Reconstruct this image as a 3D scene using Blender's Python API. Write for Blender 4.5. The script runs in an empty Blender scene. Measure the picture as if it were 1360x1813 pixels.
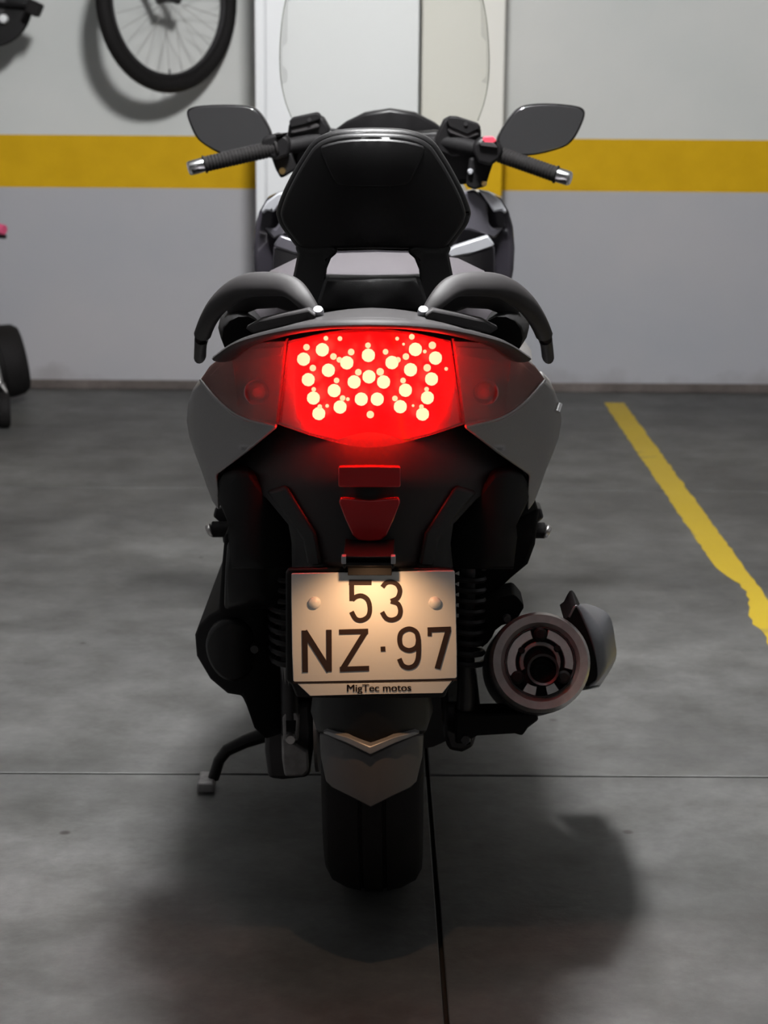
import bpy, bmesh, math, random
from mathutils import Vector, Matrix
from mathutils.geometry import delaunay_2d_cdt
random.seed(7)
R = math.radians
scene = bpy.context.scene
C = scene.collection

# ------------------------------------------------------------------ camera
F_PX, IW, IH = 3400.0, 1360.0, 1813.0
CAM_H, PITCH, YAW, ROLL = 1.25, R(13.2), 0.0071, R(0.45)
cam = bpy.data.cameras.new('camera')
cam.sensor_fit = 'HORIZONTAL'; cam.sensor_width = 36.0
cam.lens = F_PX / IW * 36.0
cam.clip_start = 0.05; cam.clip_end = 60
cam.dof.use_dof = True; cam.dof.focus_distance = 2.6; cam.dof.aperture_fstop = 11
camo = bpy.data.objects.new('camera', cam); C.objects.link(camo)
CM = (Matrix.Translation((0, 0, CAM_H)) @ Matrix.Rotation(-YAW, 4, 'Z')
      @ Matrix.Rotation(R(90) - PITCH, 4, 'X') @ Matrix.Rotation(ROLL, 4, 'Z'))
camo.matrix_world = CM
scene.camera = camo

# ------------------------------------------------------------------ world, exposure
w = bpy.data.worlds.new('world'); scene.world = w; w.use_nodes = True
w.node_tree.nodes['Background'].inputs[0].default_value = (0.55, 0.58, 0.62, 1)
w.node_tree.nodes['Background'].inputs[1].default_value = 0.02
vs = scene.view_settings
vs.view_transform = 'Standard'; vs.look = 'None'; vs.gamma = 1; vs.use_curve_mapping = False
vs.exposure = 0.0
LAMP_MAIN, LAMP_REAR_FILL = 435.0, 4.0
PLATE_W = 1.5

# ------------------------------------------------------------------ materials
def mat(name, col, rough=0.5, metal=0.0, spec=0.5, coat=0.0, noise=None, bump=0.0, bscale=200):
    m = bpy.data.materials.new(name); m.use_nodes = True
    nt = m.node_tree; b = nt.nodes['Principled BSDF']
    b.inputs['Base Color'].default_value = (*col, 1); b.inputs['Roughness'].default_value = rough
    b.inputs['Metallic'].default_value = metal; b.inputs['Specular IOR Level'].default_value = spec
    b.inputs['Coat Weight'].default_value = coat
    if noise or bump:
        tc = nt.nodes.new('ShaderNodeTexCoord'); n = nt.nodes.new('ShaderNodeTexNoise')
        n.inputs['Scale'].default_value = noise[0] if noise else bscale; n.inputs['Detail'].default_value = 5
        nt.links.new(tc.outputs['Object'], n.inputs['Vector'])
        if noise:
            cr = nt.nodes.new('ShaderNodeValToRGB')
            k = noise[1]
            cr.color_ramp.elements[0].color = tuple(c * (1 - k) for c in col) + (1,)
            cr.color_ramp.elements[1].color = tuple(min(1, c * (1 + k)) for c in col) + (1,)
            cr.color_ramp.elements[0].position = .3; cr.color_ramp.elements[1].position = .7
            nt.links.new(n.outputs['Fac'], cr.inputs['Fac']); nt.links.new(cr.outputs['Color'], b.inputs['Base Color'])
        if bump:
            n2 = nt.nodes.new('ShaderNodeTexNoise'); n2.inputs['Scale'].default_value = bscale
            nt.links.new(tc.outputs['Object'], n2.inputs['Vector'])
            bp = nt.nodes.new('ShaderNodeBump'); bp.inputs['Strength'].default_value = bump
            bp.inputs['Distance'].default_value = 0.002
            nt.links.new(n2.outputs['Fac'], bp.inputs['Height']); nt.links.new(bp.outputs['Normal'], b.inputs['Normal'])
    return m

def emit(name, col, strength):
    m = bpy.data.materials.new(name); m.use_nodes = True
    nt = m.node_tree; nt.nodes.clear()
    e = nt.nodes.new('ShaderNodeEmission'); o = nt.nodes.new('ShaderNodeOutputMaterial')
    e.inputs[0].default_value = (*col, 1); e.inputs[1].default_value = strength
    nt.links.new(e.outputs[0], o.inputs[0])
    return m

def clear(name, tint, rough=0.05, refl=0.06, translucent=None, tw=0.0, grey=0.0, gcol=(1, 1, 1), fres=.6):
    """thin clear plastic: straight-through transparency, a fresnel-like gloss, and optional inner scatter"""
    m = bpy.data.materials.new(name); m.use_nodes = True
    nt = m.node_tree; nt.nodes.clear()
    o = nt.nodes.new('ShaderNodeOutputMaterial')
    t = nt.nodes.new('ShaderNodeBsdfTransparent'); t.inputs[0].default_value = (*tint, 1)
    g = nt.nodes.new('ShaderNodeBsdfGlossy'); g.inputs['Roughness'].default_value = rough
    lw = nt.nodes.new('ShaderNodeLayerWeight'); lw.inputs[0].default_value = 0.25
    mr = nt.nodes.new('ShaderNodeMath'); mr.operation = 'MULTIPLY_ADD'
    nt.links.new(lw.outputs['Fresnel'], mr.inputs[0]); mr.inputs[1].default_value = fres; mr.inputs[2].default_value = refl
    last = t.outputs[0]
    if translucent:
        tr = nt.nodes.new('ShaderNodeBsdfTranslucent'); tr.inputs[0].default_value = (*translucent, 1)
        mx0 = nt.nodes.new('ShaderNodeMixShader'); mx0.inputs[0].default_value = tw
        nt.links.new(last, mx0.inputs[1]); nt.links.new(tr.outputs[0], mx0.inputs[2]); last = mx0.outputs[0]
    if grey:
        df = nt.nodes.new('ShaderNodeBsdfDiffuse'); df.inputs[0].default_value = (*gcol, 1)
        mx1 = nt.nodes.new('ShaderNodeMixShader'); mx1.inputs[0].default_value = grey
        nt.links.new(last, mx1.inputs[1]); nt.links.new(df.outputs[0], mx1.inputs[2]); last = mx1.outputs[0]
    mx = nt.nodes.new('ShaderNodeMixShader')
    nt.links.new(mr.outputs[0], mx.inputs[0]); nt.links.new(last, mx.inputs[1]); nt.links.new(g.outputs[0], mx.inputs[2])
    nt.links.new(mx.outputs[0], o.inputs[0])
    return m

M = {
 'blk': mat('black_plastic', (.0075, .007, .0075), .42, spec=.3, bump=.15, bscale=900),
 'blkm': mat('black_matt', (.006, .0055, .006), .7, spec=.2),
 'pad': mat('black_vinyl', (.008, .0075, .008), .38, spec=.35, bump=.25, bscale=1200),
 'seat': mat('seat_vinyl', (.10, .09, .10), .36, bump=.2, bscale=1000),
 'grey': mat('grey_paint', (.30, .29, .29), .4, .25, coat=.2, noise=(600, .06)),
 'greyd': mat('grey_plastic', (.036, .033, .034), .6, .0, spec=.35),
 'under': mat('undertail_plastic', (.016, .0145, .015), .55, spec=.3),
 'gloss': mat('dark_gloss_paint', (.035, .032, .04), .18, .2, coat=.6),
 'lilac': mat('grey_gloss_paint', (.12, .115, .135), .2, .4, coat=.6),
 'silver': mat('silver_paint', (.48, .49, .52), .35, .4),
 'chrome': mat('chrome', (.85, .85, .86), .14, 1),
 'steel': mat('brushed_steel', (.52, .50, .49), .34, .9, noise=(80, .12)),
 'alloy': mat('cast_aluminium', (.30, .29, .29), .5, .7, noise=(60, .2)),
 'dsteel': mat('dark_steel', (.05, .048, .05), .45, .6),
 'rubber': mat('rubber', (.009, .008, .008), .75, spec=.25, bump=.3, bscale=300),
 'mirror': mat('mirror_glass', (.80, .80, .82), .06, 1),
 'plate': mat('plate_white', (.80, .79, .76), .4),
 'ink': mat('plate_ink', (.035, .018, .012), .5),
 'redrefl': mat('red_reflector', (.55, .008, .012), .25, .0, coat=.5),
 'redboard': mat('red_lamp_board', (.30, .003, .024), .4),
 'redlens': clear('red_lens', (1, .80, .78), .08, .02, (1, .004, .05), .045),
 'turnlens': clear('indicator_lens', (.86, .70, .68), .10, .04, (.9, .3, .2), .06, .10, (.55, .40, .40)),
 'bowl': mat('indicator_bowl', (.80, .66, .62), .35, .1),
 'amber': mat('amber_bulb', (.55, .20, .05), .3),
 'screen': clear('windscreen', (.955, .958, .945), .06, .0, fres=.22),
 'led': emit('led_red', (1.0, .0195, .0115), 95),
 'glint': emit('led_glint', (1.0, .030, .017), 50),
 'paper': mat('switch_red', (.75, .06, .10), .5),
 'gold': mat('brass', (.7, .48, .2), .3, 1),
 'pink': mat('pink_rubber', (.75, .10, .22), .6),
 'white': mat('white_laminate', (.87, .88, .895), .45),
 'guard': mat('guard_plastic', (.085, .08, .08), .4),
 'cwhite': mat('lamp_white', (.7, .7, .7), .5),
}

def wall_material(name, u0, u1):
    m = bpy.data.materials.new(name); m.use_nodes = True
    nt = m.node_tree; N = nt.nodes; L = nt.links; b = N['Principled BSDF']
    b.inputs['Roughness'].default_value = .7; b.inputs['Specular IOR Level'].default_value = .2
    g = N.new('ShaderNodeNewGeometry'); s = N.new('ShaderNodeSeparateXYZ'); L.new(g.outputs['Position'], s.inputs[0])
    n = N.new('ShaderNodeTexNoise'); n.inputs['Scale'].default_value = 1.3; n.inputs['Detail'].default_value = 4
    L.new(g.outputs['Position'], n.inputs['Vector'])
    n2 = N.new('ShaderNodeTexNoise'); n2.inputs['Scale'].default_value = 9; n2.inputs['Detail'].default_value = 6
    L.new(g.outputs['Position'], n2.inputs['Vector'])
    def ramp(fac, c0, c1, p0=.35, p1=.65):
        r = N.new('ShaderNodeValToRGB'); r.color_ramp.elements[0].color = (*c0, 1); r.color_ramp.elements[1].color = (*c1, 1)
        r.color_ramp.elements[0].position = p0; r.color_ramp.elements[1].position = p1; L.new(fac, r.inputs[0]); return r.outputs[0]
    up = ramp(n.outputs[0], u0, u1)
    lo = ramp(n.outputs[0], (.44, .45, .485), (.50, .49, .51))
    ye = ramp(n2.outputs[0], (.66, .39, .004), (.72, .43, .006))
    def step(z):
        k = N.new('ShaderNodeMath'); k.operation = 'GREATER_THAN'; L.new(s.outputs['Z'], k.inputs[0]); k.inputs[1].default_value = z; return k.outputs[0]
    def mix(f, a, c):
        x = N.new('ShaderNodeMix'); x.data_type = 'RGBA'; L.new(f, x.inputs[0]); L.new(a, x.inputs[6]); L.new(c, x.inputs[7]); return x.outputs[2]
    c1 = mix(step(STRIPE[0]), lo, ye)
    c2 = mix(step(STRIPE[1]), c1, up)
    # scuffs low on the wall, with ragged shapes of their own
    n3 = N.new('ShaderNodeTexNoise'); n3.inputs['Scale'].default_value = 5; n3.inputs['Detail'].default_value = 8
    L.new(g.outputs['Position'], n3.inputs['Vector'])
    ad = N.new('ShaderNodeMath'); ad.operation = 'MULTIPLY_ADD'; L.new(n3.outputs[0], ad.inputs[0]); ad.inputs[1].default_value = .30; ad.inputs[2].default_value = -.115
    df = N.new('ShaderNodeMath'); df.operation = 'SUBTRACT'; L.new(ad.outputs[0], df.inputs[0]); L.new(s.outputs['Z'], df.inputs[1])
    lt = N.new('ShaderNodeMapRange'); lt.inputs[1].default_value = -.03; lt.inputs[2].default_value = .03; L.new(df.outputs[0], lt.inputs[0])
    ml = N.new('ShaderNodeMath'); ml.operation = 'MULTIPLY'; L.new(lt.outputs[0], ml.inputs[0]); ml.inputs[1].default_value = .35
    dirt = N.new('ShaderNodeRGB'); dirt.outputs[0].default_value = (.20, .17, .16, 1)
    c3 = mix(ml.outputs[0], c2, dirt.outputs[0])
    L.new(c3, b.inputs['Base Color'])
    bp = N.new('ShaderNodeBump'); bp.inputs['Strength'].default_value = .12; bp.inputs['Distance'].default_value = .004
    L.new(n2.outputs[0], bp.inputs['Height']); L.new(bp.outputs[0], b.inputs['Normal'])
    return m

def concrete(name, base, k=1.0):
    m = bpy.data.materials.new(name); m.use_nodes = True
    nt = m.node_tree; N = nt.nodes; L = nt.links; b = N['Principled BSDF']
    g = N.new('ShaderNodeNewGeometry')
    mp = N.new('ShaderNodeMapping'); L.new(g.outputs['Position'], mp.inputs[0]); mp.inputs['Scale'].default_value = (.95, 1, 1)
    def noise(sc, det, rough=.6):
        n = N.new('ShaderNodeTexNoise'); n.inputs['Scale'].default_value = sc; n.inputs['Detail'].default_value = det
        n.inputs['Roughness'].default_value = rough; L.new(mp.outputs[0], n.inputs['Vector']); return n.outputs[0]
    def ramp(fac, c0, c1, p0, p1):
        r = N.new('ShaderNodeValToRGB'); r.color_ramp.elements[0].color = (*c0, 1); r.color_ramp.elements[1].color = (*c1, 1)
        r.color_ramp.elements[0].position = p0; r.color_ramp.elements[1].position = p1; L.new(fac, r.inputs[0]); return r.outputs[0]
    def mul(a, c, f=1.0):
        x = N.new('ShaderNodeMix'); x.data_type = 'RGBA'; x.blend_type = 'MULTIPLY'; x.inputs[0].default_value = f
        L.new(a, x.inputs[6]); L.new(c, x.inputs[7]); return x.outputs[2]
    c = ramp(noise(1.4, 6), tuple(v * .68 for v in base), tuple(v * 1.25 for v in base), .36, .66)
    c = mul(c, ramp(noise(7, 8, .7), (.70, .70, .68), (1.22, 1.23, 1.23), .36, .66))
    c = mul(c, ramp(noise(60, 4), (.90, .90, .90), (1.06, 1.06, 1.06), .3, .7))
    v = N.new('ShaderNodeTexVoronoi'); v.inputs['Scale'].default_value = 3.1; v.inputs['Randomness'].default_value = 1
    L.new(g.outputs['Position'], v.inputs['Vector'])
    c = mul(c, ramp(v.outputs['Distance'], (.32, .28, .27), (1, 1, 1), .018, .035))
    L.new(c, b.inputs['Base Color'])
    rr = N.new('ShaderNodeMapRange'); L.new(noise(3, 5), rr.inputs[0]); rr.inputs[3].default_value = .42; rr.inputs[4].default_value = .68
    L.new(rr.outputs[0], b.inputs['Roughness'])
    bp = N.new('ShaderNodeBump'); bp.inputs['Strength'].default_value = .25; bp.inputs['Distance'].default_value = .003
    L.new(noise(40, 6), bp.inputs['Height']); L.new(bp.outputs[0], b.inputs['Normal'])
    return m

def worn_paint(base):
    m = concrete('worn_yellow_paint', base)
    nt = m.node_tree; N = nt.nodes; L = nt.links; b = N['Principled BSDF']
    src = b.inputs['Base Color'].links[0].from_socket
    g = N.new('ShaderNodeNewGeometry')
    n = N.new('ShaderNodeTexNoise'); n.inputs['Scale'].default_value = 5.0; n.inputs['Detail'].default_value = 7
    L.new(g.outputs['Position'], n.inputs['Vector'])
    r = N.new('ShaderNodeValToRGB'); r.color_ramp.elements[0].position = .30; r.color_ramp.elements[1].position = .42
    L.new(n.outputs[0], r.inputs[0])
    y = N.new('ShaderNodeValToRGB'); y.color_ramp.elements[0].color = (.44, .30, .012, 1); y.color_ramp.elements[1].color = (.60, .43, .02, 1)
    n2 = N.new('ShaderNodeTexNoise'); n2.inputs['Scale'].default_value = 2.0; n2.inputs['Detail'].default_value = 4
    L.new(g.outputs['Position'], n2.inputs['Vector']); L.new(n2.outputs[0], y.inputs[0])
    x = N.new('ShaderNodeMix'); x.data_type = 'RGBA'; L.new(r.outputs[0], x.inputs[0]); L.new(src, x.inputs[6]); L.new(y.outputs[0], x.inputs[7])
    L.new(x.outputs[2], b.inputs['Base Color'])
    return m

# ------------------------------------------------------------------ geometry helpers
def W(px, py, Y):
    """point on the plane world-y = Y seen at photograph pixel (px, py)"""
    d = CM.to_3x3() @ Vector(((px - IW / 2) / F_PX, -(py - IH / 2) / F_PX, -1.0))
    return Vector((0, 0, CAM_H)) + d * (Y / d.y)

def link(o, parent=None):
    C.objects.link(o)
    if parent: o.parent = parent
    return o

def finish(me, angle=35):
    for p in me.polygons: p.use_smooth = True
    me.set_sharp_from_angle(angle=R(angle))

def obj(name, bm, material, parent=None, bevel=0, seg=2, sub=0, angle=35):
    bmesh.ops.remove_doubles(bm, verts=bm.verts, dist=1e-6)
    bmesh.ops.recalc_face_normals(bm, faces=bm.faces)
    me = bpy.data.meshes.new(name); bm.to_mesh(me); bm.free()
    me.materials.append(material); finish(me, angle)
    o = bpy.data.objects.new(name, me); link(o, parent)
    if bevel:
        b = o.modifiers.new('bevel', 'BEVEL'); b.width = bevel; b.segments = seg; b.limit_method = 'ANGLE'; b.angle_limit = R(40)
        b.harden_normals = False
    if sub:
        s = o.modifiers.new('subsurf', 'SUBSURF'); s.levels = sub; s.render_levels = sub
    return o

def tag(o, label=None, cat=None, group=None, kind=None):
    if label: o['label'] = label
    if cat: o['category'] = cat
    if group: o['group'] = group
    if kind: o['kind'] = kind
    return o

def empty(name, loc, mw=None):
    o = bpy.data.objects.new(name, None); link(o); o.empty_display_size = .1
    if mw is not None: o.matrix_world = mw
    else: o.location = loc
    return o

def chaikin(pts, n=2):
    for _ in range(n):
        q = []
        for i in range(len(pts)):
            a, b = pts[i], pts[(i + 1) % len(pts)]
            q.append((a[0] * .75 + b[0] * .25, a[1] * .75 + b[1] * .25))
            q.append((a[0] * .25 + b[0] * .75, a[1] * .25 + b[1] * .75))
        pts = q
    return pts

def spline(pts, n=6):
    """open Catmull-Rom through pts (any dimension)"""
    out = []
    P = [pts[0]] + list(pts) + [pts[-1]]
    for i in range(1, len(P) - 2):
        for k in range(n):
            t = k / n
            out.append(tuple(.5 * (2 * p1 + (p2 - p0) * t + (2 * p0 - 5 * p1 + 4 * p2 - p3) * t * t + (3 * p1 - p0 - 3 * p2 + p3) * t ** 3)
                             for p0, p1, p2, p3 in zip(P[i - 1], P[i], P[i + 1], P[i + 2])))
    out.append(tuple(pts[-1]))
    return out

def mirrored(half):
    """closed outline from a right half listed from the top centre to the bottom centre"""
    return list(half) + [(-a, b) for a, b in reversed(half) if abs(a) > 1e-6]

def panel(name, outline, Yf, thick, material, parent, P, grid=14, side=1, rnd=0, bevel=.003, back=None, angle=40, seg=2):
    """curved solid panel: an outline filled with a grid of points, each set at its own depth"""
    if rnd: outline = chaikin(outline, rnd)
    n = len(outline); pts = [Vector(p) for p in outline]
    xs = [p.x for p in pts]; ys = [p.y for p in pts]
    def inside(x, y):
        c = False
        for i in range(n):
            a, b = pts[i], pts[i - 1]
            if (a.y > y) != (b.y > y) and x < (b.x - a.x) * (y - a.y) / (b.y - a.y) + a.x: c = not c
        return c
    def near(x, y):
        for i in range(n):
            a, b = pts[i], pts[i - 1]; d = b - a; l = d.length_squared
            t = 0 if l == 0 else max(0, min(1, (Vector((x, y)) - a).dot(d) / l))
            if (a + d * t - Vector((x, y))).length < grid * .45: return True
        return False
    vs_ = list(pts); ed = [(i, (i + 1) % n) for i in range(n)]
    y = min(ys) + grid * .5
    while y < max(ys):
        x = min(xs) + grid * .5
        while x < max(xs):
            if inside(x, y) and not near(x, y): vs_.append(Vector((x, y)))
            x += grid
        y += grid
    ov, oe, of, *_ = delaunay_2d_cdt(vs_, ed, [list(range(n))], 1, 1e-5)
    bm = bmesh.new()
    fr = [bm.verts.new(P(side * v.x, v.y, Yf(v.x, v.y))) for v in ov]
    bk = []
    for v, f in zip(ov, fr):
        q = f.co.copy(); q.y += thick
        bk.append(bm.verts.new(q))
    cnt = {}
    for f in of:
        bm.faces.new([fr[i] for i in f]); bm.faces.new([bk[i] for i in reversed(f)])
        for i in range(len(f)):
            a, b = f[i], f[(i + 1) % len(f)]
            cnt[(a, b)] = cnt.get((a, b), 0) + 1
    for (a, b) in list(cnt):
        if (b, a) not in cnt: bm.faces.new((fr[b], fr[a], bk[a], bk[b]))
    return obj(name, bm, material, parent, bevel, seg, angle=angle)

def sweep(name, pts, rad, material, parent=None, n=12, bevel=0, up=(0, 0, 1), closed=False, bm=None):
    """tube through pts; rad is a radius, (rx, ry) or a list of either"""
    own = bm is None
    if own: bm = bmesh.new()
    pts = [Vector(p) for p in pts]; m = len(pts); rings = []
    for i, p in enumerate(pts):
        if closed: t = pts[(i + 1) % m] - pts[i - 1]
        else: t = pts[min(i + 1, m - 1)] - pts[max(i - 1, 0)]
        t.normalize(); u = Vector(up)
        if abs(t.dot(u)) > .97: u = Vector((0, 1, 0)) if abs(t.y) < .9 else Vector((1, 0, 0))
        s = t.cross(u).normalized(); v = s.cross(t).normalized()
        r = rad[i] if isinstance(rad, list) else rad
        rx, ry = r if isinstance(r, tuple) else (r, r)
        rings.append([bm.verts.new(p + s * (rx * math.cos(k * 2 * math.pi / n)) + v * (ry * math.sin(k * 2 * math.pi / n))) for k in range(n)])
    for i in range(m if closed else m - 1):
        a, b = rings[i], rings[(i + 1) % m]
        for k in range(n): bm.faces.new((a[k], a[(k + 1) % n], b[(k + 1) % n], b[k]))
    if not closed:
        bm.faces.new(rings[0][::-1]); bm.faces.new(rings[-1])
    return obj(name, bm, material, parent, bevel) if own else None

def lathe(name, prof, origin, axis, material, parent=None, n=32, bm=None, closed=False, bevel=0, angle=35):
    """profile of (radius, height) turned about an axis"""
    own = bm is None
    if own: bm = bmesh.new()
    q = Vector((0, 0, 1)).rotation_difference(Vector(axis).normalized()); o = Vector(origin); rings = []
    for r, h in prof:
        if r < 1e-6: rings.append([bm.verts.new(o + q @ Vector((0, 0, h)))])
        else: rings.append([bm.verts.new(o + q @ Vector((r * math.cos(k * 2 * math.pi / n), r * math.sin(k * 2 * math.pi / n), h))) for k in range(n)])
    m = len(rings)
    for i in range(m if closed else m - 1):
        a, b = rings[i], rings[(i + 1) % m]
        for k in range(n):
            k2 = (k + 1) % n
            if len(a) == 1 and len(b) == 1: continue
            if len(a) == 1: bm.faces.new((a[0], b[k2], b[k]))
            elif len(b) == 1: bm.faces.new((a[k], a[k2], b[0]))
            else: bm.faces.new((a[k], a[k2], b[k2], b[k]))
    return obj(name, bm, material, parent, bevel, angle=angle) if own else None

def section(Y, hw, z0, z1, e=3.0, n=28, top=None):
    """superellipse cross-section in x-z"""
    out = []; zc = (z0 + z1) / 2; hz = (z1 - z0) / 2
    for k in range(n):
        a = 2 * math.pi * k / n; c, s = math.cos(a), math.sin(a)
        out.append((math.copysign(abs(c) ** (2 / e), c) * hw, Y, zc + math.copysign(abs(s) ** (2 / e), s) * hz))
    return out

def skin(name, secs, material, parent, bevel=0, x0=0, angle=40):
    bm = bmesh.new()
    rings = [[bm.verts.new(Vector((p[0] + x0, p[1], p[2]))) for p in s] for s in secs]
    for a, b in zip(rings, rings[1:]):
        for k in range(len(a)): bm.faces.new((a[k], a[(k + 1) % len(a)], b[(k + 1) % len(a)], b[k]))
    bm.faces.new(rings[0][::-1]); bm.faces.new(rings[-1])
    return obj(name, bm, material, parent, bevel, angle=angle)

def box(name, lo, hi, material, parent=None, bevel=.003, bm=None, rot=None, seg=2):
    own = bm is None
    if own: bm = bmesh.new()
    lo, hi = Vector(lo), Vector(hi); c = (lo + hi) / 2
    vv = []
    for i in range(8):
        p = Vector((hi.x if i & 1 else lo.x, hi.y if i & 2 else lo.y, hi.z if i & 4 else lo.z))
        if rot is not None: p = c + rot @ (p - c)
        vv.append(bm.verts.new(p))
    for f in ((0, 2, 3, 1), (4, 5, 7, 6), (0, 1, 5, 4), (2, 6, 7, 3), (0, 4, 6, 2), (1, 3, 7, 5)): bm.faces.new([vv[i] for i in f])
    return obj(name, bm, material, parent, bevel, seg) if own else None

# ------------------------------------------------------------------ the garage
Y_WALL, X_L, X_R, Y_BACK, Z_C = 7.41, -4.2, 4.2, -4.5, 2.9
STRIPE = (W(661, 336, Y_WALL).z, W(661, 243, Y_WALL).z)
M['wall'] = wall_material('striped_wall_paint', (.64, .66, .645), (.73, .73, .71))
M['pillarp'] = wall_material('striped_pillar_paint', (.84, .82, .75), (.88, .86, .80))
M['wallp'] = mat('plain_wall_paint', (.30, .30, .305), .75, noise=(2, .06))
M['ceil'] = mat('ceiling_paint', (.30, .30, .30), .8, noise=(3, .05))
BASE = (.099, .0985, .096)
M['conc'] = concrete('garage_concrete', BASE)
M['joint'] = mat('joint_filler', (.03, .028, .026), .9)
M['skirt'] = concrete('skirting_cement', (.15, .125, .115))
def struct(o): o['kind'] = 'structure'; return o
struct(box('wall_back', (X_L, Y_WALL, 0), (X_R, Y_WALL + .15, Z_C), M['wall'], bevel=0))
struct(box('wall_left', (X_L - .15, Y_BACK, 0), (X_L, Y_WALL, Z_C), M['wallp'], bevel=0))
struct(box('wall_right', (X_R, Y_BACK, 0), (X_R + .15, Y_WALL, Z_C), M['wallp'], bevel=0))
struct(box('wall_rear', (X_L, Y_BACK - .15, 0), (X_R, Y_BACK, Z_C), M['wallp'], bevel=0))
struct(box('ceiling', (X_L, Y_BACK, Z_C), (X_R, Y_WALL, Z_C + .15), M['ceil'], bevel=0))
floor = struct(box('floor', (X_L, Y_BACK, -.16), (X_R, Y_WALL, -.014), M['joint'], bevel=0))
jy = [Y_BACK, -1.50, .88, W(661, 1372, 1).y, 5.64, Y_WALL]
def floorY(py): 
    p = W(661, py, 1.0); return CAM_H / (CAM_H - p.z)
def floorP(px, py):
    d = CM.to_3x3() @ Vector(((px - IW / 2) / F_PX, -(py - IH / 2) / F_PX, -1.0))
    return Vector((0, 0, CAM_H)) + d * (-CAM_H / d.z)
JX = floorP(772, 1560).x
jy = [Y_BACK, floorY(1372) - 4.76, floorY(1372) - 2.38, floorY(1372), floorY(866), Y_WALL]
jx = [X_L, JX - 2.38, JX, JX + 2.38, X_R]
for a, b in zip(jy, jy[1:]):
    for c, d in zip(jx, jx[1:]):
        g = .0035
        box('concrete_slab', (c + (g if c > X_L else 0), a + (g if a > Y_BACK else 0), -.02), (d - (g if d < X_R else 0), b - (g if b < Y_WALL else 0), 0), M['conc'], floor, bevel=.0015, seg=1)
# painted bay line, chipped along its edges
pl0, pl1 = floorP(1087, 713), floorP(1360, 1101)
xl = (pl0.x + pl1.x) / 2
bm = bmesh.new(); random.seed(3); rows = []
yy = pl0.y
while yy > -3.0:
    wl = .038 + random.uniform(-.003, .003); wr = .038 + random.uniform(-.003, .003)
    py_c = yy
    if 4.30 < yy < 4.72: wl -= .030 * math.sin((yy - 4.30) / .42 * math.pi) + random.uniform(0, .008)
    if yy < 4.3: wl -= random.uniform(0, .010)
    rows.append((bm.verts.new((xl - wl, yy, .0005)), bm.verts.new((xl + wr, yy, .0005)))); yy -= .035
for a, b in zip(rows, rows[1:]): bm.faces.new((a[0], a[1], b[1], b[0]))
M['line'] = worn_paint(BASE)
ln = obj('painted_line', bm, M['line'], floor); ln['label'] = 'worn yellow line painted on the concrete'
struct(box('baseboard_back', (X_L, Y_WALL - .012, 0), (X_R, Y_WALL, .035), M['skirt'], bevel=.003))

# pillar with the yellow band, and the tall white cabinet beside it
YP = 7.10
pxl, pxr = W(746, 150, YP).x, W(893, 150, YP).x
pil = struct(box('pillar', (pxl, YP, 0), (pxr, Y_WALL, Z_C), M['pillarp'], bevel=.006)); pil['kind'] = 'structure'
YC = 6.74
cxl, cxr = W(452, 150, YC).x, W(741, 150, YC).x
cab = empty('white_cabinet', ((cxl + cxr) / 2, Y_WALL, 0))
def loc(p, root): return root.matrix_world.inverted() @ Vector(p)
bpy.context.view_layer.update()
def cbox(name, lo, hi, m, bevel=.004):
    o = cab.location; return box(name, Vector(lo) - o, Vector(hi) - o, m, cab, bevel)
cbox('body', (cxl, YC + .02, .0), (cxr, Y_WALL - .005, 2.05), M['white'], .004)
dj = W(470, 150, YC).x
cbox('side_rail', (cxl, YC, .05), (dj - .002, YC + .02, 2.05), M['white'], .003)
cbox('door', (dj + .002, YC, .05), (cxr, YC + .02, 2.05), M['white'], .003)
tag(cab, 'tall smooth white cabinet standing against the wall beside the striped pillar', 'cabinet')

# ------------------------------------------------------------------ ceiling lamps
def globe(x, y, strength, label, r=.16):
    root = empty('ceiling_lamp', (x, y, Z_C))
    lathe('lamp_base', [(0, 0), (.075, 0), (.075, -.03), (.06, -.04), (0, -.04)], (0, 0, 0), (0, 0, 1), M['cwhite'], root, 32)
    prof = [(r * math.sin(a), -.04 - r * .87 + r * math.cos(a)) for a in [R(30 + 150 * i / 12) for i in range(12)]] + [(0, -.04 - r * 1.87)]
    lathe('globe', prof, (0, 0, 0), (0, 0, 1), emit('lamp_glow_%d' % len(bpy.data.materials), (1, 1, 1), strength), root, 24)
    tag(root, label, 'lamp', 'round ceiling lamps')
globe(.03, 3.10, LAMP_MAIN, 'white globe ceiling lamp above the grey scooter')
globe(.2, -1.8, LAMP_REAR_FILL, 'added white globe ceiling lamp behind the camera, filling the scooter rear')  # unseen lamp, added as weak fill for the rear of the scooter
# ------------------------------------------------------------------ the scooter
Y0 = 2.82                       # rear axle / contact, world y
MR = Matrix.Translation((.011, Y0, 0)) @ Matrix.Rotation(R(-1.0), 4, 'Z') @ Matrix.Rotation(R(-.5), 4, 'Y')
MRI = MR.inverted()
sc = empty('scooter', None, MR)
tag(sc, 'grey maxi scooter with a lit red tail light and number plate 53 NZ 97', 'scooter')
def B(dx, py, Y):
    t = math.atan((py - IH / 2) / F_PX); a = PITCH + t
    return Vector((dx * Y / math.cos(a) * math.cos(t) / F_PX, Y - Y0, CAM_H - Y * math.tan(a)))
def Fp(px, py, Y): return MRI @ W(px, py, Y)
def Zl(py, Y): return B(0, py, Y).z
def Yt(dx, py): return 2.42 + .24 * (abs(dx) / 300) ** 2 + .00018 * (py - 600)

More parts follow.
